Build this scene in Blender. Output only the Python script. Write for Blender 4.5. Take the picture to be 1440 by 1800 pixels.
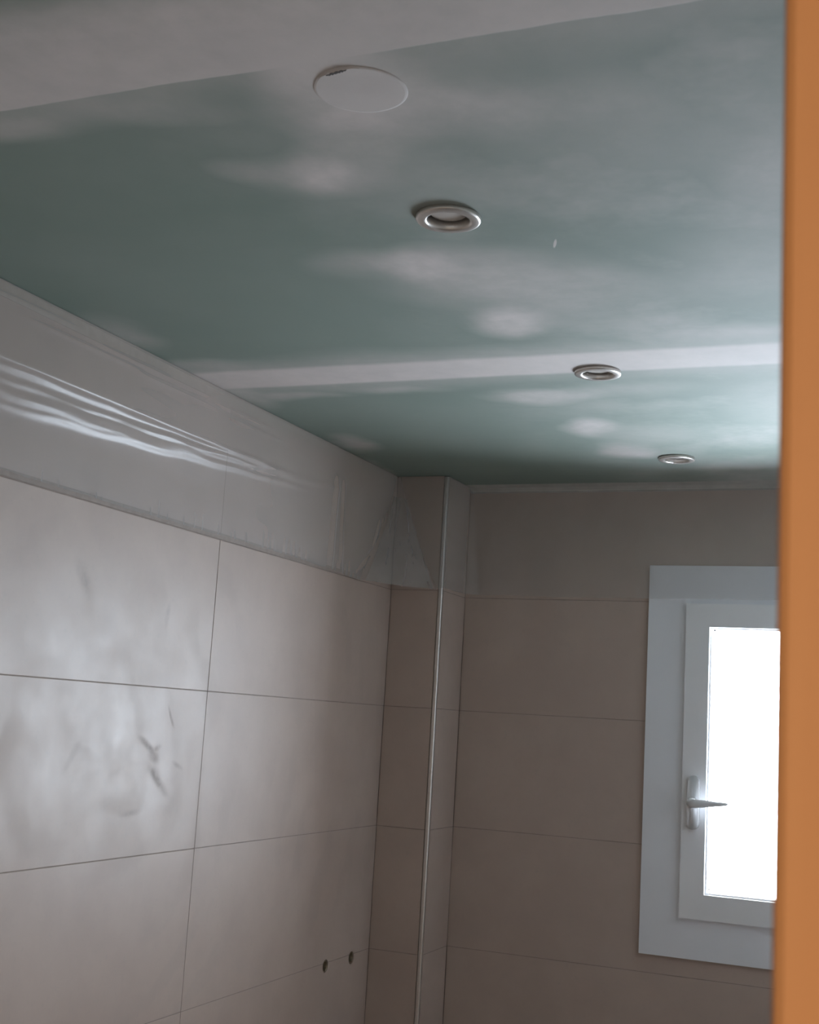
import bpy, bmesh, math, random
from mathutils import Vector, Matrix, noise as mnoise
import numpy as np

random.seed(7)
for o in list(bpy.data.objects):
    bpy.data.objects.remove(o)
SC = bpy.context.scene
COL = SC.collection

# ------------------------------------------------------------------ camera
cam_d = bpy.data.cameras.new('camera')
cam = bpy.data.objects.new('camera', cam_d)
COL.objects.link(cam)
PITCH, ROLL, YAW = 0.15977, 0.06021, 0.40176
cy_, sy_, cp_, sp_ = math.cos(YAW), math.sin(YAW), math.cos(PITCH), math.sin(PITCH)
fwd = Vector((-sy_*cp_, cy_*cp_, sp_))
rgt = Vector((cy_, sy_, 0))
upv = rgt.cross(fwd)
r2 = math.cos(ROLL)*rgt + math.sin(ROLL)*upv
u2 = -math.sin(ROLL)*rgt + math.cos(ROLL)*upv
m = Matrix((r2, u2, -fwd)).transposed().to_4x4()
m.translation = Vector((1.339, 0.0, 1.769))
cam.matrix_world = m
cam_d.sensor_fit = 'VERTICAL'
cam_d.sensor_height = 36.0
cam_d.lens = 2259.0*36.0/1800.0
cam_d.clip_start = 0.02
cam_d.dof.use_dof = True
cam_d.dof.focus_distance = 2.4
cam_d.dof.aperture_fstop = 24.0
SC.camera = cam

# ------------------------------------------------------------------ world: even white overcast daylight
W = bpy.data.worlds.new('overcast')
SC.world = W
W.use_nodes = True
bg = W.node_tree.nodes['Background']
bg.inputs['Color'].default_value = (0.82, 0.87, 1.0, 1)
bg.inputs['Strength'].default_value = 24.0

# window portal: only guides the sampling of the daylight
pl = bpy.data.lights.new('window_portal', 'AREA')
pl.shape = 'RECTANGLE'; pl.size = 0.54; pl.size_y = 0.70
pl.cycles.is_portal = True
po = bpy.data.objects.new('window_portal', pl); COL.objects.link(po)
po.location = (1.03, 3.285, 1.717); po.rotation_euler = (math.radians(-90), 0, 0)

# hallway lamp behind the camera (lights the orange door frame)
hl = bpy.data.lights.new('hallway_lamp', 'AREA')
hl.shape = 'DISK'; hl.size = 0.5; hl.energy = 16.0; hl.color = (1.0, 0.93, 0.84)
ho = bpy.data.objects.new('hallway_lamp', hl); COL.objects.link(ho)
ho.location = (2.1, -1.0, 2.38)

SC.view_settings.view_transform = 'Standard'
SC.view_settings.look = 'None'
SC.view_settings.gamma = 1.0
SC.view_settings.use_curve_mapping = False
SC.view_settings.exposure = 1.05
SC.cycles.diffuse_bounces = 7
SC.cycles.max_bounces = 14
SC.cycles.transparent_max_bounces = 12
SC.cycles.caustics_reflective = False
SC.cycles.caustics_refractive = False
SC.cycles.sample_clamp_indirect = 8.0

# ------------------------------------------------------------------ dimensions (metres)
H = 2.40            # ceiling
ROW = 0.30          # tile row height
TL = 0.90           # tile length
YB = 3.235          # tiled face of the back wall
YP = 3.060          # tiled front of the boxed corner
XP = 0.142          # tiled side of the boxed corner
XR = 1.53           # right wall
YF = 0.40           # bathroom side of the door wall
YD = 0.28           # hall side of the door wall
JOINT = 0.0015
TT = 0.010          # tile thickness


# ------------------------------------------------------------------ helpers
def link_mesh(name, bm, mat, parent=None, smooth=False):
    me = bpy.data.meshes.new(name)
    bmesh.ops.recalc_face_normals(bm, faces=bm.faces[:])
    bm.to_mesh(me); bm.free()
    if mat:
        me.materials.append(mat)
    if smooth:
        for p in me.polygons:
            p.use_smooth = True
    o = bpy.data.objects.new(name, me)
    COL.objects.link(o)
    if parent:
        o.parent = parent
        o.matrix_parent_inverse = Matrix.Translation(-parent.location)
    return o


def add_box(bm, lo, hi, bevel=0.0, seg=1):
    lo, hi = Vector(lo), Vector(hi)
    r = bmesh.ops.create_cube(bm, size=1.0)
    vs = r['verts']
    for v in vs:
        v.co = Vector(((v.co.x+.5)*(hi.x-lo.x)+lo.x, (v.co.y+.5)*(hi.y-lo.y)+lo.y, (v.co.z+.5)*(hi.z-lo.z)+lo.z))
    if bevel > 0:
        es = list({e for v in vs for e in v.link_edges})
        bmesh.ops.bevel(bm, geom=es, offset=bevel, segments=seg, affect='EDGES', profile=0.5)


def box(name, lo, hi, mat, parent=None, bevel=0.0, seg=1):
    bm = bmesh.new()
    add_box(bm, lo, hi, bevel, seg)
    return link_mesh(name, bm, mat, parent)


def lathe(bm, prof, M, n=48):
    """prof: list of (r, h); revolved about local z and placed by matrix M"""
    rings = []
    for r, h in prof:
        if r < 1e-6:
            rings.append([bm.verts.new(M @ Vector((0, 0, h)))])
        else:
            rings.append([bm.verts.new(M @ Vector((r*math.cos(2*math.pi*i/n), r*math.sin(2*math.pi*i/n), h))) for i in range(n)])
    for a, b in zip(rings[:-1], rings[1:]):
        if len(a) == 1 and len(b) == 1:
            continue
        for i in range(n):
            j = (i+1) % n
            if len(a) == 1:
                bm.faces.new((a[0], b[i], b[j]))
            elif len(b) == 1:
                bm.faces.new((a[i], b[0], a[j]))
            else:
                bm.faces.new((a[i], b[i], b[j], a[j]))


def prism(bm, pts, frame, depth):
    """extrude a 2-D outline; frame maps (u, v, d) to room space"""
    a = [bm.verts.new(frame(u, v, 0)) for u, v in pts]
    b = [bm.verts.new(frame(u, v, depth)) for u, v in pts]
    bm.faces.new(a); bm.faces.new(b[::-1])
    n = len(pts)
    for i in range(n):
        bm.faces.new((a[i], a[(i+1) % n], b[(i+1) % n], b[i]))


def empty(name, loc):
    o = bpy.data.objects.new(name, None); COL.objects.link(o)
    o.empty_display_size = .05
    o.location = loc
    return o


def tag(o, label, cat=None, group=None, kind=None):
    o['label'] = label
    if cat: o['category'] = cat
    if group: o['group'] = group
    if kind: o['kind'] = kind
    return o


# ------------------------------------------------------------------ node helpers
class NT:
    def __init__(s, name):
        s.mat = bpy.data.materials.new(name); s.mat.use_nodes = True
        s.t = s.mat.node_tree; s.t.nodes.clear()
        s.out = s.t.nodes.new('ShaderNodeOutputMaterial')

    def n(s, kind, **kw):
        nd = s.t.nodes.new(kind)
        for k, v in kw.items():
            setattr(nd, k, v)
        return nd

    def put(s, sock, v):
        if hasattr(v, 'is_output') or isinstance(v, bpy.types.NodeSocket):
            s.t.links.new(v, sock)
        elif v is not None:
            sock.default_value = v

    def math(s, op, a, b=None, c=None, clamp=False):
        nd = s.n('ShaderNodeMath', operation=op, use_clamp=clamp)
        s.put(nd.inputs[0], a)
        if b is not None: s.put(nd.inputs[1], b)
        if c is not None: s.put(nd.inputs[2], c)
        return nd.outputs[0]

    def vec(s, op, a, b=None, out=0):
        nd = s.n('ShaderNodeVectorMath', operation=op)
        s.put(nd.inputs[0], a)
        if b is not None: s.put(nd.inputs[1], b)
        return nd.outputs[out]

    def ss(s, x, lo, hi, a=0.0, b=1.0, kind='SMOOTHSTEP'):
        nd = s.n('ShaderNodeMapRange', interpolation_type=kind)
        s.put(nd.inputs[0], x)
        for i, v in enumerate((lo, hi, a, b)):
            s.put(nd.inputs[i+1], v)
        return nd.outputs[0]

    def noise(s, vec, scale, detail=3.0, rough=0.5, out='Fac'):
        nd = s.n('ShaderNodeTexNoise')
        s.put(nd.inputs['Vector'], vec)
        nd.inputs['Scale'].default_value = scale
        nd.inputs['Detail'].default_value = detail
        nd.inputs['Roughness'].default_value = rough
        return nd.outputs[out]

    def mix(s, f, a, b):
        nd = s.n('ShaderNodeMix', data_type='RGBA')
        s.put(nd.inputs[0], f); s.put(nd.inputs[6], a); s.put(nd.inputs[7], b)
        return nd.outputs[2]

    def pos(s):
        return s.n('ShaderNodeNewGeometry').outputs['Position']

    def principled(s, color, rough=.5, metal=0.0, normal=None, spec=0.5):
        p = s.n('ShaderNodeBsdfPrincipled')
        s.put(p.inputs['Base Color'], color)
        s.put(p.inputs['Roughness'], rough)
        s.put(p.inputs['Metallic'], metal)
        s.put(p.inputs['Specular IOR Level'], spec)
        if normal is not None:
            s.put(p.inputs['Normal'], normal)
        return p.outputs[0]

    def bump(s, h, strength=.2, dist=.01):
        b = s.n('ShaderNodeBump')
        b.inputs['Strength'].default_value = strength
        b.inputs['Distance'].default_value = dist
        s.put(b.inputs['Height'], h)
        return b.outputs[0]

    def done(s, sh):
        s.t.links.new(sh, s.out.inputs[0])
        return s.mat

    def blob(s, p, c, r, ang=0.0, axes='XY', core=0.25):
        """soft elliptical patch: 1 in the middle, 0 beyond its rim"""
        mp = s.n('ShaderNodeMapping', vector_type='TEXTURE')
        s.put(mp.inputs['Vector'], p)
        big = 1000.0
        if axes == 'XY':
            mp.inputs['Location'].default_value = (c[0], c[1], 0)
            mp.inputs['Rotation'].default_value = (0, 0, ang)
            mp.inputs['Scale'].default_value = (r[0], r[1], big)
        else:                                   # YZ plane (left wall)
            mp.inputs['Location'].default_value = (0, c[0], c[1])
            mp.inputs['Rotation'].default_value = (ang, 0, 0)
            mp.inputs['Scale'].default_value = (big, r[0], r[1])
        ln = s.vec('LENGTH', mp.outputs[0], out=1)
        return s.ss(ln, 1.0, core, 0.0, 1.0)


def simple(name, color, rough=.5, metal=0.0, grain=0.0, scale=60.0, spec=0.5, bump=0.0):
    t = NT(name)
    p = t.pos()
    col = (*color, 1)
    nz = t.noise(p, scale, 4)
    if grain:
        dark = tuple(c*(1-grain) for c in color)+(1,)
        col = t.mix(t.ss(nz, .35, .65), col, dark)
    nrm = t.bump(nz, bump, .002) if bump else None
    return t.done(t.principled(col, rough, metal, nrm, spec))


# ------------------------------------------------------------------ materials
def ceiling_material():
    t = NT('skimmed_green_plasterboard')
    p = t.pos()
    # hand-troweled unevenness: distort the coordinates a little
    nv = t.noise(p, 5.0, 4, .55, out='Color')
    d = t.n('ShaderNodeVectorMath', operation='SCALE'); 
    t.t.links.new(t.vec('SUBTRACT', nv, (.5, .5, .5)), d.inputs[0]); d.inputs['Scale'].default_value = .07
    pd = t.vec('ADD', p, d.outputs[0])
    sx = t.n('ShaderNodeSeparateXYZ'); t.t.links.new(p, sx.inputs[0])
    sd = t.n('ShaderNodeSeparateXYZ'); t.t.links.new(pd, sd.inputs[0])
    X, Y = sx.outputs[0], sx.outputs[1]
    fine = t.noise(p, 26.0, 5, .6)
    yj = t.math('ADD', Y, t.math('MULTIPLY', t.math('SUBTRACT', t.noise(p, 9.0, 3), .5), .012))
    yd = sd.outputs[1]
    cov = []          # (mask, strength)
    # taped joint near the door: crisp far edge except round the blanking cover
    s1 = t.math('MULTIPLY', t.ss(yj, 1.037, 1.034), t.ss(yd, .80, .93))
    cov.append((s1, .95))
    soft1 = t.math('MULTIPLY', t.ss(yd, 1.13, 1.03), t.ss(yd, .90, 1.0))
    cov.append((soft1, .42))
    # second taped joint
    e2 = t.math('SUBTRACT', yj, t.math('MULTIPLY', X, .012))
    s2 = t.math('MULTIPLY', t.ss(e2, 2.168, 2.150), t.ss(e2, 2.030, 2.055))
    cov.append((s2, .96))
    soft2 = t.math('MULTIPLY', t.ss(yd, 2.27, 2.14), t.ss(yd, 1.93, 2.06))
    cov.append((soft2, .45))
    # board edge along the back wall and the left wall
    cov.append((t.ss(yd, 3.17, 3.225), .22))
    inv = None        # product of (1 - strength*mask)
    def lay(inv, mk, st):
        tx = t.ss(fine, .25, .75, st*.86, min(1.0, st*1.08))
        q = t.math('SUBTRACT', 1.0, t.math('MULTIPLY', mk, tx))
        return q if inv is None else t.math('MULTIPLY', inv, q)
    for mk, st in cov:
        inv = lay(inv, mk, st)
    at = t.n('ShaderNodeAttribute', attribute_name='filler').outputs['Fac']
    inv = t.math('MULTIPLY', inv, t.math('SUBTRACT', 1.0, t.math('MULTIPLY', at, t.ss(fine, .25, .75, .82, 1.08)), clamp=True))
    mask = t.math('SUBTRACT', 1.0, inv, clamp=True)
    # thin sanding haze everywhere, raised on the right to brighten the window side
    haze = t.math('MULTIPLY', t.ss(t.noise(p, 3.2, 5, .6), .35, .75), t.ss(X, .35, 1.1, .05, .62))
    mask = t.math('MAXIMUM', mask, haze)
    # screw scratch
    sc_ = t.blob(p, (.863, 1.556), (.0028, .020), .35, core=.5)
    mask = t.math('MAXIMUM', mask, t.math('MULTIPLY', sc_, .8))
    green = t.mix(t.ss(t.noise(p, 2.0, 3), .3, .7), (.218, .278, .240, 1), (.244, .302, .264, 1))
    plaster = t.mix(t.ss(t.noise(p, 7.0, 4), .3, .7), (.68, .63, .605, 1), (.64, .595, .575, 1))
    # bare grey paper showing past the first joint
    grey = t.math('MULTIPLY', t.ss(yd, .885, .845), .55)
    plaster = t.mix(grey, plaster, (.40, .36, .33, 1))
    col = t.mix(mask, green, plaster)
    nrm = t.bump(t.math('ADD', t.math('MULTIPLY', mask, .6), t.math('MULTIPLY', fine, .12)), .25, .0012)
    return t.done(t.principled(col, .72, 0, nrm, .35))


def tile_material(name, smears):
    t = NT(name)
    p = t.pos()
    mott = t.noise(p, 6.0, 6, .6)
    grain = t.noise(p, 70.0, 3, .6)
    col = t.mix(t.ss(mott, .3, .7), (.52, .42, .365, 1), (.475, .38, .33, 1))
    col = t.mix(t.ss(grain, .55, .75, 0, .25), col, (.42, .36, .32, 1))
    rough = t.ss(t.noise(p, 9.0, 6, .65), .3, .72, .40, .52, 'LINEAR')
    if smears:
        nv = t.noise(p, 14.0, 4, .6, out='Color')
        d = t.n('ShaderNodeVectorMath', operation='SCALE')
        t.t.links.new(t.vec('SUBTRACT', nv, (.5, .5, .5)), d.inputs[0]); d.inputs['Scale'].default_value = .014
        pd = t.vec('ADD', p, d.outputs[0])
        tot = None
        for (y, z, ry, rz, a, st) in smears:
            b = t.math('MULTIPLY', t.blob(pd, (y, z), (ry, rz), a, 'YZ', .1), st)
            tot = b if tot is None else t.math('MAXIMUM', tot, b)
        tot = t.math('MULTIPLY', tot, t.ss(t.noise(p, 40.0, 4, .6), .3, .65, .35, 1.0))
        col = t.mix(tot, col, (.16, .145, .14, 1))
        rough = t.math('ADD', rough, t.math('MULTIPLY', tot, .35))
        # wiped grout dust: broad dull swirls
        sw = t.n('ShaderNodeTexWave', wave_type='RINGS', bands_direction='X')
        t.put(sw.inputs['Vector'], t.vec('SUBTRACT', p, (0, 1.80, 1.72)))
        sw.inputs['Scale'].default_value = 2.6; sw.inputs['Distortion'].default_value = 7.0
        sw.inputs['Detail'].default_value = 4.0; sw.inputs['Detail Scale'].default_value = 1.6
        swm = t.math('MULTIPLY', t.ss(sw.outputs['Fac'], .55, .95), t.ss(t.noise(p, 3.0, 3), .42, .62))
        rough = t.math('ADD', rough, t.math('MULTIPLY', swm, .05))
        col = t.mix(t.math('MULTIPLY', swm, .10), col, (.30, .27, .25, 1))
    nrm = t.bump(t.math('ADD', t.math('MULTIPLY', grain, .4), mott), .10, .0010)
    return t.done(t.principled(col, rough, 0, nrm, .52))


def film_material():
    t = NT('clear_masking_film')
    p = t.pos()
    nrm = t.bump(t.noise(p, 45.0, 4, .6), .18, .002)
    tr = t.n('ShaderNodeBsdfTransparent'); tr.inputs[0].default_value = (.93, .93, .93, 1)
    df = t.n('ShaderNodeBsdfDiffuse'); df.inputs[0].default_value = (.80, .77, .76, 1)
    tl = t.n('ShaderNodeBsdfTranslucent'); tl.inputs[0].default_value = (.76, .73, .72, 1)
    gl = t.n('ShaderNodeBsdfGlossy'); gl.inputs['Color'].default_value = (1, 1, 1, 1)
    gl.inputs['Roughness'].default_value = .30
    for s in (df, gl):
        t.t.links.new(nrm, s.inputs['Normal'])
    def ms(f, a, b):
        m_ = t.n('ShaderNodeMixShader'); t.put(m_.inputs[0], f)
        t.t.links.new(a, m_.inputs[1]); t.t.links.new(b, m_.inputs[2]); return m_.outputs[0]
    body = ms(.25, df.outputs[0], tl.outputs[0])
    a = ms(.24, tr.outputs[0], body)
    fr = t.n('ShaderNodeFresnel'); fr.inputs['IOR'].default_value = 1.5
    t.put(fr.inputs['IOR'], t.ss(t.n('ShaderNodeNewGeometry').outputs['Backfacing'], 0, 1, 1.5, 1/1.5, 'LINEAR'))
    fac = t.math('MULTIPLY', fr.outputs[0], .52, clamp=True)
    return t.done(ms(fac, a, gl.outputs[0]))


def glass_material():
    t = NT('window_glass')
    tr = t.n('ShaderNodeBsdfTransparent'); tr.inputs[0].default_value = (.96, .98, .98, 1)
    gl = t.n('ShaderNodeBsdfGlossy'); gl.inputs['Roughness'].default_value = .02
    fr = t.n('ShaderNodeFresnel'); fr.inputs['IOR'].default_value = 1.5
    m_ = t.n('ShaderNodeMixShader')
    # same reflectance on either side of the sheet
    t.put(fr.inputs['IOR'], t.ss(t.n('ShaderNodeNewGeometry').outputs['Backfacing'], 0, 1, 1.5, 1/1.5, 'LINEAR'))
    t.t.links.new(fr.outputs[0], m_.inputs[0]); t.t.links.new(tr.outputs[0], m_.inputs[1]); t.t.links.new(gl.outputs[0], m_.inputs[2])
    return t.done(m_.outputs[0])


def wood_material():
    t = NT('orange_wood_veneer')
    p = t.pos()
    mp = t.n('ShaderNodeMapping'); t.t.links.new(p, mp.inputs[0]); mp.inputs['Scale'].default_value = (22, 22, 1.2)
    g = t.noise(mp.outputs[0], 3.0, 5, .6)
    col = t.mix(t.ss(g, .3, .7), (.70, .305, .112, 1), (.66, .28, .10, 1))
    return t.done(t.principled(col, .45, 0, t.bump(g, .05, .001), .4))


M_CEIL = ceiling_material()
SM = [(2.010, 1.691, .056, .011, -.54, .50), (2.028, 1.676, .030, .016, -.54, .35), (2.047, 1.633, .062, .014, -.67, .52), (2.040, 1.642, .030, .018, -.67, .35),
      (2.076, 1.748, .034, .006, -.95, .42), (2.111, 1.657, .028, .008, -.39, .28), (2.036, 1.690, .022, .009, .30, .38),
      (1.772, 1.971, .055, .022, -.9, .26), (2.035, 1.932, .034, .010, -1.72, .26), (1.973, 1.575, .045, .008, .10, .22), (1.786, 1.675, .045, .010, -2.15, .14)]
M_TILE_L = tile_material('satin_beige_tile_smudged', SM)
M_TILE = tile_material('satin_beige_tile', None)
M_FILM = film_material()
M_GLASS = glass_material()
M_WOOD = wood_material()
M_WALL = simple('grey_mortar_wall', (.42, .40, .37), .9, grain=.12, scale=20)
M_GROUT = simple('grey_beige_grout', (.36, .30, .265), .95, grain=.15, scale=40)
M_PLASTER = simple('white_plaster', (.66, .63, .61), .85, grain=.06, scale=12, bump=.1)
M_WHITE = simple('bounce_white_wall', (.80, .80, .79), .8, grain=.04, scale=9)  # unseen right wall, made white to bounce window light into the room
M_COVER = simple('filled_cover_plaster', (.66, .62, .60), .8, grain=.06, scale=18, bump=.12)
M_HALL = simple('hall_paint', (.60, .56, .50), .9, grain=.04, scale=8)
M_PVC = simple('white_window_pvc', (.90, .905, .93), .32, grain=.02, scale=10)  # whiter than the casing: glare from the pane put into the colour
M_BLOCKER = simple('sky_blocker_brown', (.26, .22, .18), .85, grain=.2, scale=14)
M_BEAD = simple('shaded_filler_bead', (.46, .45, .42), .85, grain=.08, scale=30)  # plaster tone darkened, shade under the ceiling put into the colour
M_CASING = simple('cool_white_casing', (.86, .88, .93), .4, grain=.02, scale=10)
M_GASKET = simple('dark_rubber_gasket', (.05, .05, .055), .6)
M_HANDLE = simple('white_handle_lacquer', (.80, .81, .83), .25)
M_ALU = simple('satin_aluminium', (.72, .70, .68), .32, 1.0, grain=.05, scale=90)
M_NICKEL = simple('satin_nickel', (.78, .74, .70), .30, .75, grain=.04, scale=120)
M_DARK = simple('dark_recess', (.025, .022, .02), .8)
M_LAMP = simple('frosted_lamp_face', (.62, .58, .54), .35)
M_STUB = simple('aged_brass', (.30, .24, .17), .45, .7, grain=.2, scale=200)
M_TAPE = simple('beige_masking_tape', (.47, .40, .34), .7, grain=.08, scale=60)
M_TAPE2 = simple('brown_grey_tape', (.35, .29, .255), .75, grain=.1, scale=60)
M_FLOOR = simple('floor_screed', (.36, .34, .33), .8, grain=.15, scale=9)
M_CRACK = simple('chipped_filler', (.10, .09, .085), .9)

# ------------------------------------------------------------------ shell
S = 'structure'
tag(box('floor', (-.20, YD, -.10), (XR+.15, 3.50, 0), M_FLOOR), 'grey screed floor of the bathroom', kind=S)
tag(box('wall_right', (XR, YF, 0), (XR+.15, 3.40, H), M_WHITE), 'plain wall on the right behind the door frame', kind=S)
wl = tag(box('wall_left', (-.17, YF, 0), (-.022, 3.40, H), M_GROUT), 'left bathroom wall clad in large beige tiles', kind=S)

# ceiling: one skimmed surface with three drilled lamp holes
LIGHTS = [(.758, 1.436), (.766, 2.168), (.764, 2.908)]
# hand-filled screw heads and smears, one patch painted for window light: amount of filler on the board, kept as a mesh attribute
PATCHES = [  # x, y, rx, ry, angle, strength
    (.79, 1.052, .095, .05, .1, .97), (.735, 1.055, .05, .04, .1, .7), (1.15, 2.50, .28, .50, 0, .40),  # last one here paints the window's bright pool on the ceiling
    (.795, 1.10, .085, .085, .3, .95), (.775, 1.155, .080, .055, .2, .92), (.86, 1.145, .055, .04, .3, .45),
    (.74, 1.11, .10, .10, 0, .5), (.82, 1.16, .19, .13, .2, .50), (.95, 1.16, .22, .12, .2, .30),
    (.655, 1.272, .068, .090, .35, .92), (.640, 1.285, .030, .026, .3, .7), (.67, 1.28, .15, .125, .3, .50), (.75, 1.20, .13, .10, .2, .42),
    (.78, 1.30, .13, .08, .2, .18), (.565, 1.245, .06, .06, .2, .35),
    (.665, 1.585, .095, .125, .3, .93), (.60, 1.57, .12, .10, .2, .45), (.75, 1.69, .24, .17, .2, .52), (.71, 1.64, .13, .15, .3, .35),
    (.685, 1.865, .085, .105, .3, .88), (.77, 1.85, .23, .15, .1, .38), (.90, 1.75, .25, .15, .2, .25),
    (.62, 2.33, .16, .10, .15, .62), (.78, 2.30, .2, .09, .1, .35),
    (.655, 2.575, .085, .13, .2, .80), (.68, 2.83, .11, .13, .2, .70), (.75, 2.66, .18, .16, .2, .30),
    (1.00, 1.97, .22, .07, .1, .45),
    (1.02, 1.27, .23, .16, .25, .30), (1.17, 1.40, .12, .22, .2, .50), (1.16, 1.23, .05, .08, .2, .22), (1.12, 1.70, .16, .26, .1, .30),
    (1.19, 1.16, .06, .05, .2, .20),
    (.02, 1.78, .08, .16, 0, .40), (.0, 2.18, .07, .22, 0, .45), (.045, 2.66, .075, .14, .1, .60), (.0, 2.95, .05, .2, 0, .4),
    (.35, 1.075, .13, .05, .2, .40), (.55, 1.08, .2, .055, .2, .30),
    (.12, 2.24, .16, .04, .1, .45), (.35, 2.22, .14, .05, .1, .35), (.05, 1.99, .14, .05, .1, .35),
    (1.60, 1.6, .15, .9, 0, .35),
]

def filler(x, y):
    q = Vector((x*6, y*6, .3))
    n1 = mnoise.turbulence_vector(q, 3, False)
    x += .030*n1.x; y += .030*n1.y
    inv = 1.0
    for px, py, rx, ry, a, st in PATCHES:
        if abs(x-px) > max(rx, ry) or abs(y-py) > max(rx, ry): continue
        c_, s_ = math.cos(a), math.sin(a)
        u = ((x-px)*c_+(y-py)*s_)/rx; v = (-(x-px)*s_+(y-py)*c_)/ry
        d = math.sqrt(u*u+v*v)
        if d >= 1: continue
        k = min(1, (1-d)/.85); inv *= 1-st*k*k*(3-2*k)
    return 1-inv

bm = bmesh.new()
G = .0125
nx, ny = round((XR+.15+.175)/G), round((3.45-YF)/G)
gv = {}
def gvert(i, j):
    if (i, j) not in gv: gv[i, j] = bm.verts.new((-.175+i*G, YF+j*G, H))
    return gv[i, j]
blocks = []
for lx, ly in LIGHTS:
    ci, cj = round((lx+.175)/G), round((ly-YF)/G)
    blocks.append((ci-5, ci+5, cj-5, cj+5))
for i in range(nx):
    for j in range(ny):
        if any(a <= i < b and c <= j < d for a, b, c, d in blocks): continue
        bm.faces.new((gvert(i, j), gvert(i+1, j), gvert(i+1, j+1), gvert(i, j+1)))
for (lx, ly), (a, b, c, d) in zip(LIGHTS, blocks):
    ring = [(i, c) for i in range(a, b)]+[(b, j) for j in range(c, d)]+[(i, d) for i in range(b, a, -1)]+[(a, j) for j in range(d, c, -1)]
    es = []
    for p, q in zip(ring, ring[1:]+ring[:1]):
        e = bm.edges.get((gv[p], gv[q])); es.append(e)
    cc = [bm.verts.new((lx+.034*math.cos(2*math.pi*i/32), ly+.034*math.sin(2*math.pi*i/32), H)) for i in range(32)]
    es += [bm.edges.new((cc[i], cc[(i+1) % 32])) for i in range(32)]
    bmesh.ops.triangle_fill(bm, use_beauty=True, edges=es)
    up = [bm.verts.new(v.co+Vector((0, 0, .04))) for v in cc]
    for i in range(32):
        bm.faces.new((cc[i], cc[(i+1) % 32], up[(i+1) % 32], up[i]))
    bm.faces.new(up)
add_box(bm, (-.175, YF, H+.045), (XR+.15, 3.55, H+.10))
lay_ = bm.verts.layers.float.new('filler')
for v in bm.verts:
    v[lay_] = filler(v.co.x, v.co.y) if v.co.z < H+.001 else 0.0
for f in bm.faces: f.normal_update()
tag(link_mesh('ceiling', bm, M_CEIL), 'green plasterboard ceiling with pale filled joints and patches', kind=S)

# back wall with the window opening
WX0, WX1, WZ0, WZ1 = .700, 1.360, 1.300, 2.134
bm = bmesh.new()
y0, y1 = YB+.012, YB+.30
add_box(bm, (-.022, y0, 0), (WX0, y1, H)); add_box(bm, (WX1, y0, 0), (XR, y1, H))
add_box(bm, (WX0, y0, 0), (WX1, y1, WZ0)); add_box(bm, (WX0, y0, WZ1), (WX1, y1, H))
wb = tag(link_mesh('wall_back', bm, M_GROUT), 'back wall with the window, clad in beige tiles', kind=S)

# added unseen slab outside, cuts the steep sky light entering the window
bm = bmesh.new()
add_box(bm, (-1.2, YB+.30, 2.26), (3.6, YB+1.50, 2.36), .01)
add_box(bm, (-1.2, YB+1.46, 2.20), (3.6, YB+1.54, 2.36), .01)
tag(link_mesh('sky_blocker', bm, M_BLOCKER), 'added slab outside above the window, blocks high sky light', kind=S)

# boxed-in corner
wc = tag(box('wall_corner', (-.022, YP+.011, 0), (XP-.011, YB+.012, H), M_GROUT), 'narrow boxed-in tiled corner left of the window', kind=S)

# front wall with the doorway, hall behind the camera
DX0, DX1, DZ = .42, 1.330, 2.14
bm = bmesh.new()
add_box(bm, (-1.0, YD, 0), (DX0, YF, H)); add_box(bm, (DX1, YD, 0), (3.0, YF, H)); add_box(bm, (DX0, YD, DZ), (DX1, YF, H))
tag(link_mesh('wall_front', bm, M_HALL), 'wall around the doorway the view looks through', kind=S)
tag(box('wall_hall_back', (-1.0, -1.9, 0), (3.0, -1.8, H), M_HALL), 'hall wall behind the camera', kind=S)
tag(box('wall_hall_left', (-1.1, -1.9, 0), (-1.0, YF, H), M_HALL), 'hall side wall on the left behind the camera', kind=S)
tag(box('wall_hall_right', (3.0, -1.9, 0), (3.1, YF, H), M_HALL), 'hall side wall on the right behind the camera', kind=S)
tag(box('floor_hall', (-1.1, -1.9, -.10), (3.1, YD, 0), M_FLOOR), 'hall floor behind the doorway', kind=S)
tag(box('ceiling_hall', (-1.1, -1.9, H), (3.1, YF, H+.10), M_HALL), 'hall ceiling behind the doorway', kind=S)

# door frame: jambs, casings
dr = tag(empty('door_1', (DX1, YD, 0)), 'orange wooden door frame close up on the right', kind=S)
box('casing', (1.307, YD-.014, 0), (1.385, YD, 2.20), M_WOOD, dr, .0025, 2)
box('casing', (.365, YD-.014, 0), (.443, YD, 2.20), M_WOOD, dr, .0025, 2)
box('head_casing', (.443, YD-.014, 2.122), (1.307, YD, 2.20), M_WOOD, dr, .0025, 2)
box('jamb', (1.310, YD, 0), (DX1, YF, 2.12), M_WOOD, dr, .001)
box('jamb', (DX0, YD, 0), (.440, YF, 2.12), M_WOOD, dr, .001)
box('head_jamb', (DX0, YD, 2.12), (DX1, YF, DZ), M_WOOD, dr, .001)

# ------------------------------------------------------------------ wall tiles, one object each
HOLES = [(2.815, 1.193), (2.957, 1.192)]     # mixer outlets drilled on the joint (y, z)
HR = .0150
cache = {}


def put_tile(parent, lo, hi, mat):
    """lo/hi: outer box of a tile; alike tiles share their mesh"""
    dims = tuple(round(b-a, 4) for a, b in zip(lo, hi))
    key = (dims, mat.name)
    if key in cache:
        o = bpy.data.objects.new('tile', cache[key]); COL.objects.link(o)
    else:
        bm = bmesh.new()
        add_box(bm, (0, 0, 0), dims, .0005)
        o = link_mesh('tile', bm, mat)
        cache[key] = o.data
    o.location = lo
    o.parent = parent
    return o


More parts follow.
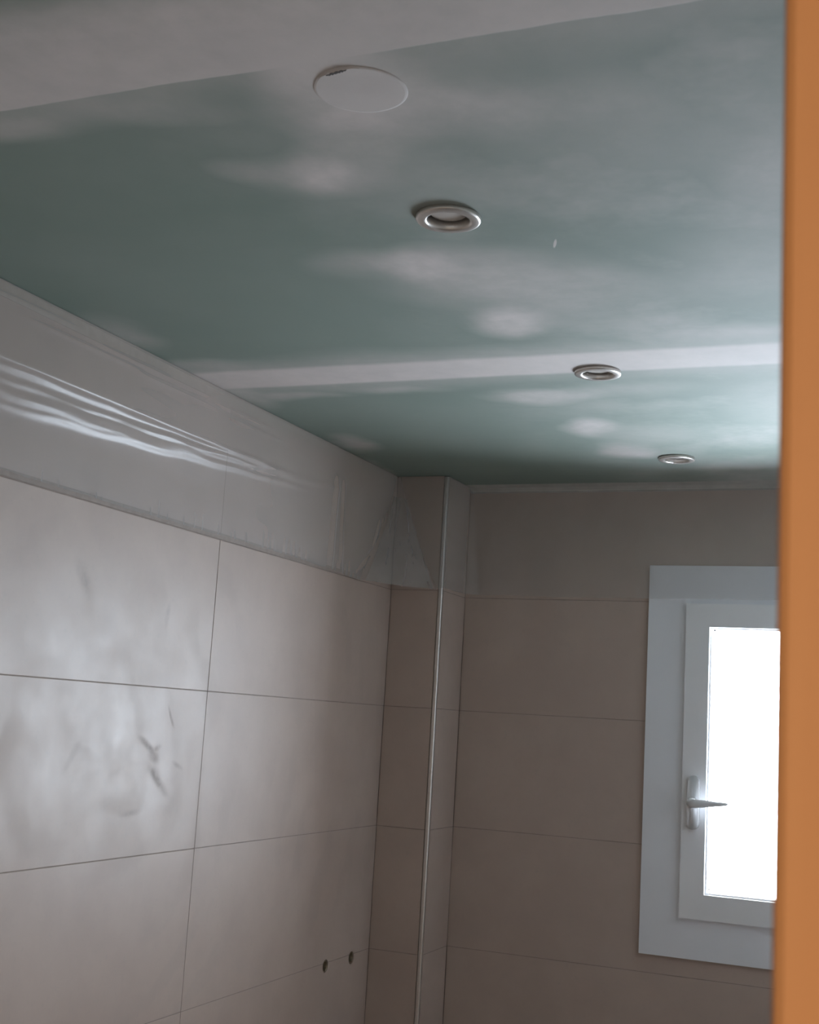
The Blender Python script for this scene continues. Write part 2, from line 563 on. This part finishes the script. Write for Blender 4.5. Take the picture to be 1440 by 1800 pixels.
rows = [(H-ROW*(k+1), H-ROW*k) for k in range(8)]
J = JOINT/2
ycuts = [YF, 2.196-2*TL+.004, 2.196-TL, 2.196, YP]
for k, (za, zb) in enumerate(rows):
    for ya, yb in zip(ycuts[:-1], ycuts[1:]):
        jit = random.uniform(-.0004, .0004)
        lo = (-TT+jit, ya+J, za+J); hi = (jit, yb-(.0002 if yb == YP else J), zb-J)
        hole = [h for h in HOLES if ya < h[0] < yb and (abs(h[1]-za) < HR or abs(h[1]-zb) < HR)]
        if not hole:
            put_tile(wl, lo, hi, M_TILE_L)
            continue
        # outline with round notches where the pipe holes cross the joint
        bot, top = [], []
        y0_, y1_, z0_, z1_ = lo[1], hi[1], lo[2], hi[2]
        def arc(h, zline, inward):
            dz = zline-h[1]
            half = math.sqrt(max(HR*HR-dz*dz, 0))
            a0 = math.atan2(dz, -half); a1 = math.atan2(dz, half)
            if inward > 0:      # notch bulges upward: go over the top
                if a0 < 0: a0 += 2*math.pi
                if a1 > a0: a1 -= 2*math.pi
            else:
                if a0 > 0: a0 -= 2*math.pi
                if a1 < a0: a1 += 2*math.pi
            return [(h[0]+HR*math.cos(a0+(a1-a0)*i/20), h[1]+HR*math.sin(a0+(a1-a0)*i/20)) for i in range(21)]
        pts = [(y0_, z0_)]
        for h in sorted(hole):
            if abs(h[1]-za) < HR: pts += arc(h, z0_, 1)
        pts += [(y1_, z0_), (y1_, z1_)]
        for h in sorted(hole, reverse=True):
            if abs(h[1]-zb) < HR: pts += arc(h, z1_, -1)[::-1]
        pts += [(y0_, z1_)]
        bm = bmesh.new()
        prism(bm, pts, lambda u, v, d: Vector((lo[0]+d, u, v)), TT)
        link_mesh('tile', bm, M_TILE_L, wl)

CE = .0105        # room for the corner profile
for k, (za, zb) in enumerate(rows):
    r_ = lambda: random.uniform(-.0004, .0004)
    j = r_(); put_tile(wc, (.0006, YP+j, za+J), (XP-CE, YP+TT+j, zb-J), M_TILE)
    j = r_(); put_tile(wc, (XP-TT+j, YP+CE, za+J), (XP+j, YB-.0006, zb-J), M_TILE)
    xs = [XP-.0002, XP+TL+.004, XR]
    for xa, xb in zip(xs[:-1], xs[1:]):
        j = r_()
        x0_, x1_, z0_, z1_ = xa+J, xb-J, za+J, zb-J
        leftside = xa < WX0
        wx = WX0 if leftside else WX1
        if zb <= WZ0 or za >= WZ1:
            put_tile(wb, (x0_, YB+j, z0_), (x1_, YB+TT+j, z1_), M_TILE)
            continue
        if za >= WZ0 and zb <= WZ1:          # cut straight at the window
            if leftside: x1_ = wx
            else: x0_ = wx
            put_tile(wb, (x0_, YB+j, z0_), (x1_, YB+TT+j, z1_), M_TILE)
            continue
        wz = WZ0 if za < WZ0 else WZ1        # notched round the opening
        if za < WZ0:
            pts = [(x0_, z0_), (x1_, z0_)] + ([(x1_, wz), (wx, wz), (wx, z1_), (x0_, z1_)] if leftside else [(x1_, z1_), (wx, z1_), (wx, wz), (x0_, wz)])
        else:
            pts = ([(x0_, z0_), (wx, z0_), (wx, wz), (x1_, wz)] if leftside else [(x0_, wz), (wx, wz), (wx, z0_), (x1_, z0_)]) + [(x1_, z1_), (x0_, z1_)]
        bm = bmesh.new()
        prism(bm, pts, lambda u, v, d: Vector((u, YB+j+d, v)), TT)
        link_mesh('tile', bm, M_TILE, wb)

# grout lines, just below the tile faces
GD = .0007
def grout(parent, boxes):
    bm = bmesh.new()
    for lo, hi in boxes: add_box(bm, lo, hi)
    return link_mesh('grout', bm, M_GROUT, parent)
zj = [H-ROW*k for k in range(1, 8)]
gl_ = []
for z in zj:
    ys = [YF]+[h[0]+q for h in HOLES if abs(h[1]-z) < HR for q in (-.0145, .0145)]+[YP]
    for ya, yb in zip(ys[::2], ys[1::2]): gl_.append(((-.02, ya, z-J-.0004), (-GD, yb, z+J+.0004)))
for y in ycuts[1:-1]: gl_.append(((-.02, y-J-.0004, 0), (-GD, y+J+.0004, H)))
grout(wl, gl_)
grout(wc, [((0, YP+GD, z-J-.0004), (XP-CE, YP+.02, z+J+.0004)) for z in zj]+[((XP-.02, YP+CE, z-J-.0004), (XP-GD, YB, z+J+.0004)) for z in zj])
gb = [((XP, YB+GD, z-J-.0004), (WX0 if WZ0 < z < WZ1 else XR, YB+.02, z+J+.0004)) for z in zj]
gb += [((WX1, YB+GD, z-J-.0004), (XR, YB+.02, z+J+.0004)) for z in zj if WZ0 < z < WZ1]
xv = XP+TL+.004
gb += [((xv-J-.0004, YB+GD, 0), (xv+J+.0004, YB+.02, WZ0)), ((xv-J-.0004, YB+GD, WZ1), (xv+J+.0004, YB+.02, H))]
grout(wb, gb)

# corner profile strip
bm = bmesh.new()
add_box(bm, (XP-.0095, YP-.0018, .002), (XP+.0018, YP+.0095, H-.002), .0030, 3)
t1 = tag(link_mesh('trim_1', bm, M_ALU), 'slim metal edge strip on the boxed-in tiled corner', kind=S)
# plaster fillet between the back wall and the ceiling
bm = bmesh.new()
prism(bm, [(YB-.045, H), (YB, H), (YB, H-.016), (YB-.006, H-.010), (YB-.020, H-.0035)], lambda u, v, d: Vector((XP+.001+d, u, v)), XR-XP-.001)
tag(link_mesh('trim_2', bm, M_BEAD), 'pale filler bead between ceiling and back wall', kind=S)

# ------------------------------------------------------------------ window
wn = tag(empty('window_1', (1.03, YB, 1.30)), 'white window with a bright pane beside the orange door frame', kind=S)


def frame_mesh(name, x0, x1, z0, z1, w, ya, yb, mat, parent, bev=.003):
    """mitred rectangular frame of width w between planes ya (room side) and yb"""
    bm = bmesh.new()
    o_ = [(x0, z0), (x1, z0), (x1, z1), (x0, z1)]
    i_ = [(x0+w, z0+w), (x1-w, z0+w), (x1-w, z1-w), (x0+w, z1-w)]
    V = {}
    for nm, ring, y in (('of', o_, ya), ('if', i_, ya), ('ob', o_, yb), ('ib', i_, yb)):
        V[nm] = [bm.verts.new((x, y, z)) for x, z in ring]
    for k in range(4):
        n = (k+1) % 4
        bm.faces.new((V['of'][k], V['of'][n], V['if'][n], V['if'][k]))
        bm.faces.new((V['ob'][k], V['ib'][k], V['ib'][n], V['ob'][n]))
        bm.faces.new((V['of'][k], V['ob'][k], V['ob'][n], V['of'][n]))
        bm.faces.new((V['if'][k], V['if'][n], V['ib'][n], V['ib'][k]))
    es = [e for e in bm.edges if (e.verts[0].co.y == ya and e.verts[1].co.y == ya)]
    keep = [e for e in es if not ((e.verts[0] in V['of']) != (e.verts[1] in V['of']))]
    if bev:
        bmesh.ops.bevel(bm, geom=keep, offset=bev, segments=2, affect='EDGES', profile=.5)
    return link_mesh(name, bm, mat, parent)


AX0, AX1, AZ0, AZ1 = .641, 1.419, 1.244, 2.1915
frame_mesh('casing', AX0, AX1, AZ0, AZ1, .100, YB-.010, YB+.030, M_CASING, wn, .0025)
SX0, SX1, SZ0, SZ1 = .738, 1.322, 1.339, 2.0955
sash = frame_mesh('sash', SX0, SX1, SZ0, SZ1, .058, YB-.022, YB+.040, M_PVC, wn, .004)
sash['label'] = 'opening sash, whitened over the casing to carry pane glare'
frame_mesh('glazing_bead', SX0+.056, SX1-.056, SZ0+.056, SZ1-.056, .006, YB-.006, YB+.030, M_PVC, sash, .002)
box('pane', (SX0+.056, YB+.012, SZ0+.056), (SX1-.056, YB+.016, SZ1-.056), M_GLASS, sash)
box('pane', (SX0+.056, YB+.030, SZ0+.056), (SX1-.056, YB+.034, SZ1-.056), M_GLASS, sash)
# dark glazing packers showing in the corners of the pane
for px, pz, w_, h_ in ((.803, 2.0295, .004, .004), (.8035, 1.407, .0025, .004)):
    box('glazing_packer', (px, YB-.001, pz), (px+w_, YB+.011, pz+h_), M_GASKET, sash)
# handle: oval plate with a lever turned to the right
hx, hz = .7665, 1.6115
bm = bmesh.new()
pts = []
hw, hh = .0155, .064
for i in range(40):
    a = 2*math.pi*i/40
    c_, s_ = math.cos(a), math.sin(a)
    pts.append((hx+hw*c_, hz+(hh-hw)*(1 if s_ > 0 else -1)*(abs(s_) > 1e-9)+hw*s_))
prism(bm, pts, lambda u, v, d: Vector((u, YB-.022-d, v)), .010)
top = [e for e in bm.edges if all(abs(v.co.y-(YB-.032)) < 1e-6 for v in e.verts)]
bmesh.ops.bevel(bm, geom=top, offset=.0045, segments=3, affect='EDGES', profile=.5)
link_mesh('handle_plate', bm, M_HANDLE, sash, True)
bm = bmesh.new()
lathe(bm, [(0, .0), (.012, .0), (.012, .020), (.010, .032), (0, .034)], Matrix.Translation((hx, YB-.030, hz)) @ Matrix.Rotation(math.pi/2, 4, 'X'), 24)
# lever: a tapering bar bent towards the pane
sec = [(0.0, .0105, .0085, .030), (.018, .0105, .0085, .036), (.045, .0085, .0070, .040), (.070, .0060, .0060, .041), (.092, .0040, .0045, .041), (.098, .0015, .0020, .041)]
rings = []
for du, rz, ry, off in sec:
    rings.append([bm.verts.new((hx-.008+du, YB-.024-off+ry*math.cos(2*math.pi*i/16), hz-.002+.06*du+rz*math.sin(2*math.pi*i/16))) for i in range(16)])
for a, b in zip(rings[:-1], rings[1:]):
    for i in range(16):
        bm.faces.new((a[i], a[(i+1) % 16], b[(i+1) % 16], b[i]))
bm.faces.new(rings[0]); bm.faces.new(rings[-1][::-1])
link_mesh('lever', bm, M_HANDLE, sash, True)

# ------------------------------------------------------------------ downlights
def make_downlight(x, y):
    root = empty('downlight', (x, y, H))
    Mx = Matrix.Translation((x, y, H))
    bm = bmesh.new()
    lathe(bm, [(.0300, .004), (.0405, .0005), (.0415, -.0010), (.0415, -.0042), (.0410, -.0055), (.0385, -.0064), (.0315, -.0068),
               (.0287, -.0064), (.0272, -.0046), (.0268, -.0010), (.0268, .0180), (.0300, .0180), (.0300, .004)], Mx, 64)
    link_mesh('bezel', bm, M_NICKEL, root, True)
    bm = bmesh.new()
    lathe(bm, [(.0268, .016), (.0266, .0175), (0, .0178), (0, .030), (.0268, .030), (.0268, .016)], Mx, 48)
    link_mesh('lamp_holder', bm, M_DARK, root, True)
    bm = bmesh.new()
    lathe(bm, [(0, .0020), (.0160, .0022), (.0225, .0032), (.0243, .0052), (.0243, .0174), (0, .0174)], Mx, 48)
    link_mesh('lamp', bm, M_LAMP, root, True)
    return root


def copy_tree(o, parent=None):
    c = o.copy(); COL.objects.link(c)
    if parent:
        c.parent = parent
        c.matrix_parent_inverse = o.matrix_parent_inverse.copy()
    for ch in list(o.children):
        copy_tree(ch, c)
    return c


dl = make_downlight(*LIGHTS[0])
labs = ['large near satin metal downlight above the green board, closest to the round cover',
        'satin metal downlight set in the pale filled joint strip',
        'small far satin metal downlight close to the window wall']
for i, ((x, y), lab) in enumerate(zip(LIGHTS, labs)):
    o = dl if i == 0 else copy_tree(dl)
    o.location = (x, y, H)
    tag(o, lab, 'downlight', 'recessed downlights in the green ceiling')

# ------------------------------------------------------------------ round filled cover
cv = tag(empty('ceiling_cover', (.789, 1.101, H)), 'round pale blanking cover skimmed into the ceiling, chipped at its edge', 'cover')
bm = bmesh.new()
lathe(bm, [(0, 0), (.0485, 0), (.0485, -.0003), (.0475, -.0009), (.0455, -.0013), (0, -.0013)], Matrix.Translation((.789, 1.101, H)), 64)
link_mesh('disc', bm, M_COVER, cv)
# chipped gouge along the near edge
bm = bmesh.new()
pts = []
N_ = 14
for i in range(N_+1):
    a = math.radians(-118+ (34*i/N_))
    pts.append((.0440+.0008*math.sin(i*1.9), a))
for i in range(N_+1):
    a = math.radians(-84-(34*i/N_))
    w_ = .0034*math.sin(math.pi*min(1, max(0, i/N_)))**.5
    pts.append((.0440-w_-.0008*math.sin(i*2.7), a))
prism(bm, [(.789+r*math.cos(a), 1.101+r*math.sin(a)) for r, a in pts], lambda u, v, d: Vector((u, v, H-.0012-d)), .0005)
link_mesh('chip', bm, M_CRACK, cv)
bm = bmesh.new()
prev = None
for i in range(19):
    a = math.radians(-130+(62*i/18))
    rr = .0462+.0006*math.sin(i*1.3)
    h = .0006+.0005*abs(math.sin(i*1.1))
    k = max(.15, math.sin(math.pi*i/18))
    ring = [bm.verts.new((.789+(rr+q)*math.cos(a), 1.101+(rr+q)*math.sin(a), H-.0010-zz)) for q, zz in ((-.0016*k, 0), (0, h*k+.0004), (.0016*k, 0), (0, -.0005))]
    if prev:
        for q in range(4):
            bm.faces.new((prev[q], prev[(q+1) % 4], ring[(q+1) % 4], ring[q]))
    else:
        bm.faces.new(ring)
    prev = ring
bm.faces.new(prev[::-1])
link_mesh('filler_ridge', bm, M_COVER, cv)

# ------------------------------------------------------------------ pipe outlets in the left wall
for (hy, hz_), lab in zip(HOLES, ['dark round pipe outlet in the left wall, the one farther from the corner',
                                  'dark round pipe outlet in the left wall, the one nearest the corner']):
    root = tag(empty('pipe_outlet', (0, hy, hz_)), lab, 'pipe outlet', 'pair of mixer outlets in the tiled wall')
    Mx = Matrix.Translation((-.0215, hy, hz_)) @ Matrix.Rotation(math.pi/2, 4, 'Y')
    bm = bmesh.new()
    lathe(bm, [(.0105, .002), (.0105, .0195), (.0112, .0205), (.0138, .0205), (.0143, .0195), (.0143, 0), (.0105, 0), (.0105, .002)], Mx, 32)
    link_mesh('socket', bm, M_STUB, root, True)
    bm = bmesh.new()
    lathe(bm, [(0, .0), (.0104, .0), (.0104, .004), (.006, .006), (0, .006)], Mx, 24)
    link_mesh('plug', bm, M_DARK, root)

# ------------------------------------------------------------------ plastic masking film round the top of the walls
def sst(x, a, b):
    t_ = np.clip((x-a)/(b-a), 0, 1); return t_*t_*(3-2*t_)


rng = np.random.RandomState(3)


NA = 560            # samples along the left wall


def film_row(v):
    """v: 0 at the ceiling, 1 at the lower edge -> base path of the film at this height"""
    c1 = .012+.19*v**1.3            # tent in the inner corner
    c2 = .010+.112*v**1.2
    c3 = .006+.020*v
    c4 = .004+.034*v
    P = []
    yA = YP-c1
    P += [(0, y) for y in np.concatenate([np.linspace(.43, 1.30, 60)[:-1], np.linspace(1.30, yA, NA-59)])]
    P += [((c2)*q, yA+(c1)*q) for q in np.linspace(0, 1, 26)[1:]]
    P += [(x, YP) for x in np.linspace(c2, XP+.003, 10)[1:]]
    P += [(XP, y) for y in np.linspace(YP+.004, YB-c3, 16)]
    P += [(XP+c4*q, YB-c3+c3*q) for q in np.linspace(0, 1, 9)[1:]]
    P += [(x, YB) for x in np.linspace(XP+c4, XR-.008, 170)[1:]]
    return np.array(P)


NV = 84
vs_ = np.linspace(0, 1, NV)
base = np.array([film_row(v) for v in vs_])                # NV x NS x 2
NS = base.shape[1]
tan = np.zeros_like(base)
tan[:, 1:-1] = base[:, 2:]-base[:, :-2]; tan[:, 0] = base[:, 1]-base[:, 0]; tan[:, -1] = base[:, -1]-base[:, -2]
for _ in range(2):
    tan[:, 1:-1] = (tan[:, :-2]+2*tan[:, 1:-1]+tan[:, 2:])/4
tan /= np.linalg.norm(tan, axis=2, keepdims=True)
nor = np.stack([tan[..., 1], -tan[..., 0]], axis=2)         # towards the room
seg = np.linalg.norm(np.diff(base, axis=1), axis=2)
s_len = np.concatenate([np.zeros((NV, 1)), np.cumsum(seg, axis=1)], axis=1)
s0 = s_len[0]                                              # path length at the ceiling
idx = np.arange(NS)
bottom = 2.1075+.0012*np.sin(s0*7.0)+.0006*np.sin(s0*23+1)+.0004*np.sin(s0*61)
bottom += np.where((idx > NA-60) & (idx < NA+45), -.006*np.sin(np.clip((idx-NA+60)/105, 0, 1)*math.pi), 0)
topz = H-.0015
Z = topz+(bottom[None, :]-topz)*vs_[:, None]
Sg = np.repeat(s0[None, :], NV, 0)
left = (idx < NA)[None, :]
Yl = base[..., 1]                                          # y along the left wall
D = np.full((NV, NS), .0045)
# overhanging fold on the left wall: slack upper part, crease, sheet falling back below it
zr = 2.272+.009*np.clip((Yl-1.5)/.9, -1, 1)+.035*sst(Yl, 2.35, 2.75)
amp = .025*(1-sst(Yl, 2.15, 2.66))*(.85+.15*np.sin(Yl*5))
upp = np.clip((topz-Z)/(topz-zr), 0, 1)
dlow = np.clip((zr-Z)/.085, 0, 1)
prof = np.where(Z >= zr, upp**1.25, .66*(1-dlow)**1.35+.34*sst(Z, zr-.009, zr-.001))
D += np.where(left, amp*prof, 0)
# long fanning wrinkles below the crease
def ridge(zc, w, a, f):
    return a*np.exp(-((Z-zc)/w)**2)*f
for zs, ze, ya, yb, a, w in ((2.262, 2.284, 1.45, 2.45, .0030, .0040), (2.244, 2.280, 1.5, 2.5, .0034, .0038), (2.236, 2.250, 1.62, 2.12, .0032, .0034),
                             (2.222, 2.268, 1.50, 2.55, .0040, .0045), (2.214, 2.236, 1.60, 2.05, .0026, .0034), (2.228, 2.232, 1.40, 1.75, .0030, .004),
                             (2.252, 2.300, 1.9, 2.72, .0040, .0055), (2.206, 2.215, 1.42, 1.70, .0022, .004)):
    q = np.clip((Yl-ya)/(yb-ya), 0, 1)
    zc = zs+(ze-zs)*q**1.4+.0012*np.sin(Yl*31+zs*900)
    f = sst(Yl, ya-.08, ya+.08)*(1-sst(Yl, yb-.12, yb+.05))
    D += np.where(left, ridge(zc, w*1.35, a*.72, f), 0)
# thin tight creases near the ceiling
for zc_, ya, yb, a in ((2.372, 1.2, 1.68, .0026), (2.352, 1.55, 1.86, .0028), (2.366, 1.74, 1.95, .0022), (2.349, 1.86, 2.12, .0028), (2.362, 2.15, 2.35, .0018), (2.345, 2.2, 2.42, .0016), (2.36, .9, 1.4, .0025)):
    f = sst(Yl, ya-.05, ya+.05)*(1-sst(Yl, yb-.06, yb+.04))
    D += np.where(left, ridge(zc_+.012*(Yl-ya), .0032, a, f), 0)
# upright fold before the corner and small puckers along the lower edge
fall = sst(Z, 2.34, 2.30)
D += np.where(left, .0045*np.exp(-((Yl-2.690-.05*(Z-2.2))/.010)**2)*fall+.0025*np.exp(-((Yl-2.738+.04*(Z-2.2))/.008)**2)*fall, 0)
for _ in range(60):
    c = rng.uniform(1.3, 3.0); w = rng.uniform(.002, .006); h = rng.uniform(.015, .06)
    D += np.where(left, rng.uniform(.0008, .0024)*np.exp(-((Yl-c)/w)**2)*(1-sst(Z, 2.105, 2.105+h)), 0)
# crumples in the tented inner corner
tent = ((idx >= NA-22) & (idx < NA+32))[None, :]
for _ in range(26):
    ci = rng.uniform(NA-8, NA+28); cz = rng.uniform(2.10, 2.27); a = rng.uniform(-.007, .013); th = rng.uniform(-1.2, 1.2)
    du = (idx[None, :]-ci)*.0075; dz = Z-cz
    p_ = du*math.cos(th)+dz*math.sin(th); q_ = -du*math.sin(th)+dz*math.cos(th)
    D += np.where(tent, a*np.exp(-(p_/.007)**2-(q_/.035)**2)*sst(np.minimum(idx-(NA-22), NA+32-idx)[None, :], 0, 8), 0)
# on the back wall: soft vertical drape, and step forward over the window casing
right = (idx >= NA+59)[None, :]
Xb = base[..., 0]
D += np.where(right, .0018*(1+np.sin(Xb*40))*sst(H-Z, 0, .25)*.5, 0)
D += np.where(right, .0125*sst(Xb, .48, .635)*sst(Z, 2.38, 2.195), 0)
for _ in range(40):
    c = rng.uniform(.2, 1.6); w = rng.uniform(.002, .006)
    D += np.where(right, rng.uniform(.0005, .0018)*np.exp(-((Xb-c)/w)**2)*sst(H-Z, .05, .28), 0)
D *= (1-.6*sst(Z, H-.006, H-.0015))
# soft random billow
for _ in range(50):
    cs = rng.uniform(0, s0[-1]); cz = rng.uniform(2.13, 2.38); a = rng.uniform(-.0012, .0018)
    D += a*np.exp(-((Sg-cs)/rng.uniform(.02, .09))**2-((Z-cz)/rng.uniform(.01, .04))**2)
D = np.maximum(D, .0026)
PX = base[..., 0]+nor[..., 0]*D
PY = base[..., 1]+nor[..., 1]*D
verts = np.stack([PX, PY, Z], axis=2).reshape(-1, 3)
faces = [(i*NS+j, (i+1)*NS+j, (i+1)*NS+j+1, i*NS+j+1) for i in range(NV-1) for j in range(NS-1)]
me = bpy.data.meshes.new('masking_film')
me.from_pydata([tuple(v) for v in verts], [], faces)
me.materials.append(M_FILM)
for p in me.polygons: p.use_smooth = True
film = bpy.data.objects.new('masking_film', me); COL.objects.link(film)
tag(film, 'clear crinkled plastic sheeting taped along the top of the tiled walls', 'plastic sheet')
box('tape', (.0006, YF+.02, 2.3735), (.0016, YP-.02, 2.399), M_TAPE, film)
box('tape', (.0006, YF+.02, 2.1008), (.0022, YP-.21, 2.1130), M_TAPE2, film)

# loose crumpled fold of the sheet bunched in the inner corner
bm = bmesh.new()
NU_, NV_ = 44, 40
g_ = []
for j in range(NV_+1):
    v = .20+.80*j/NV_
    c1 = .012+.19*v**1.3; c2 = .010+.112*v**1.2
    row = []
    for i in range(NU_+1):
        u = .06+.90*i/NU_
        q = Vector((u*4.5+v*1.5, v*3.2, 2.0))
        n = mnoise.turbulence(q, 2, True)
        ed = min(1, min(i, NU_-i, j)/5)
        d = .0085+ed*(.030*(n-.35)*(.35+.65*v)+.006*math.sin(u*17+v*5))
        d = max(d, .0075)
        nx_, ny_ = c1, -c2
        ln = math.hypot(nx_, ny_)
        row.append(bm.verts.new((c2*u+nx_/ln*d, YP-c1+c1*u+ny_/ln*d, H-.0015+(2.102-.004*math.sin(u*3.1)-H+.0015)*v)))
    g_.append(row)
for j in range(NV_):
    for i in range(NU_):
        bm.faces.new((g_[j][i], g_[j+1][i], g_[j+1][i+1], g_[j][i+1]))
me = bpy.data.meshes.new('corner_fold'); bm.to_mesh(me); bm.free(); me.materials.append(M_FILM)
for p in me.polygons: p.use_smooth = True
fo = bpy.data.objects.new('corner_fold', me); COL.objects.link(fo); fo.parent = film
fo['label'] = 'crumpled loose fold in the inner corner'
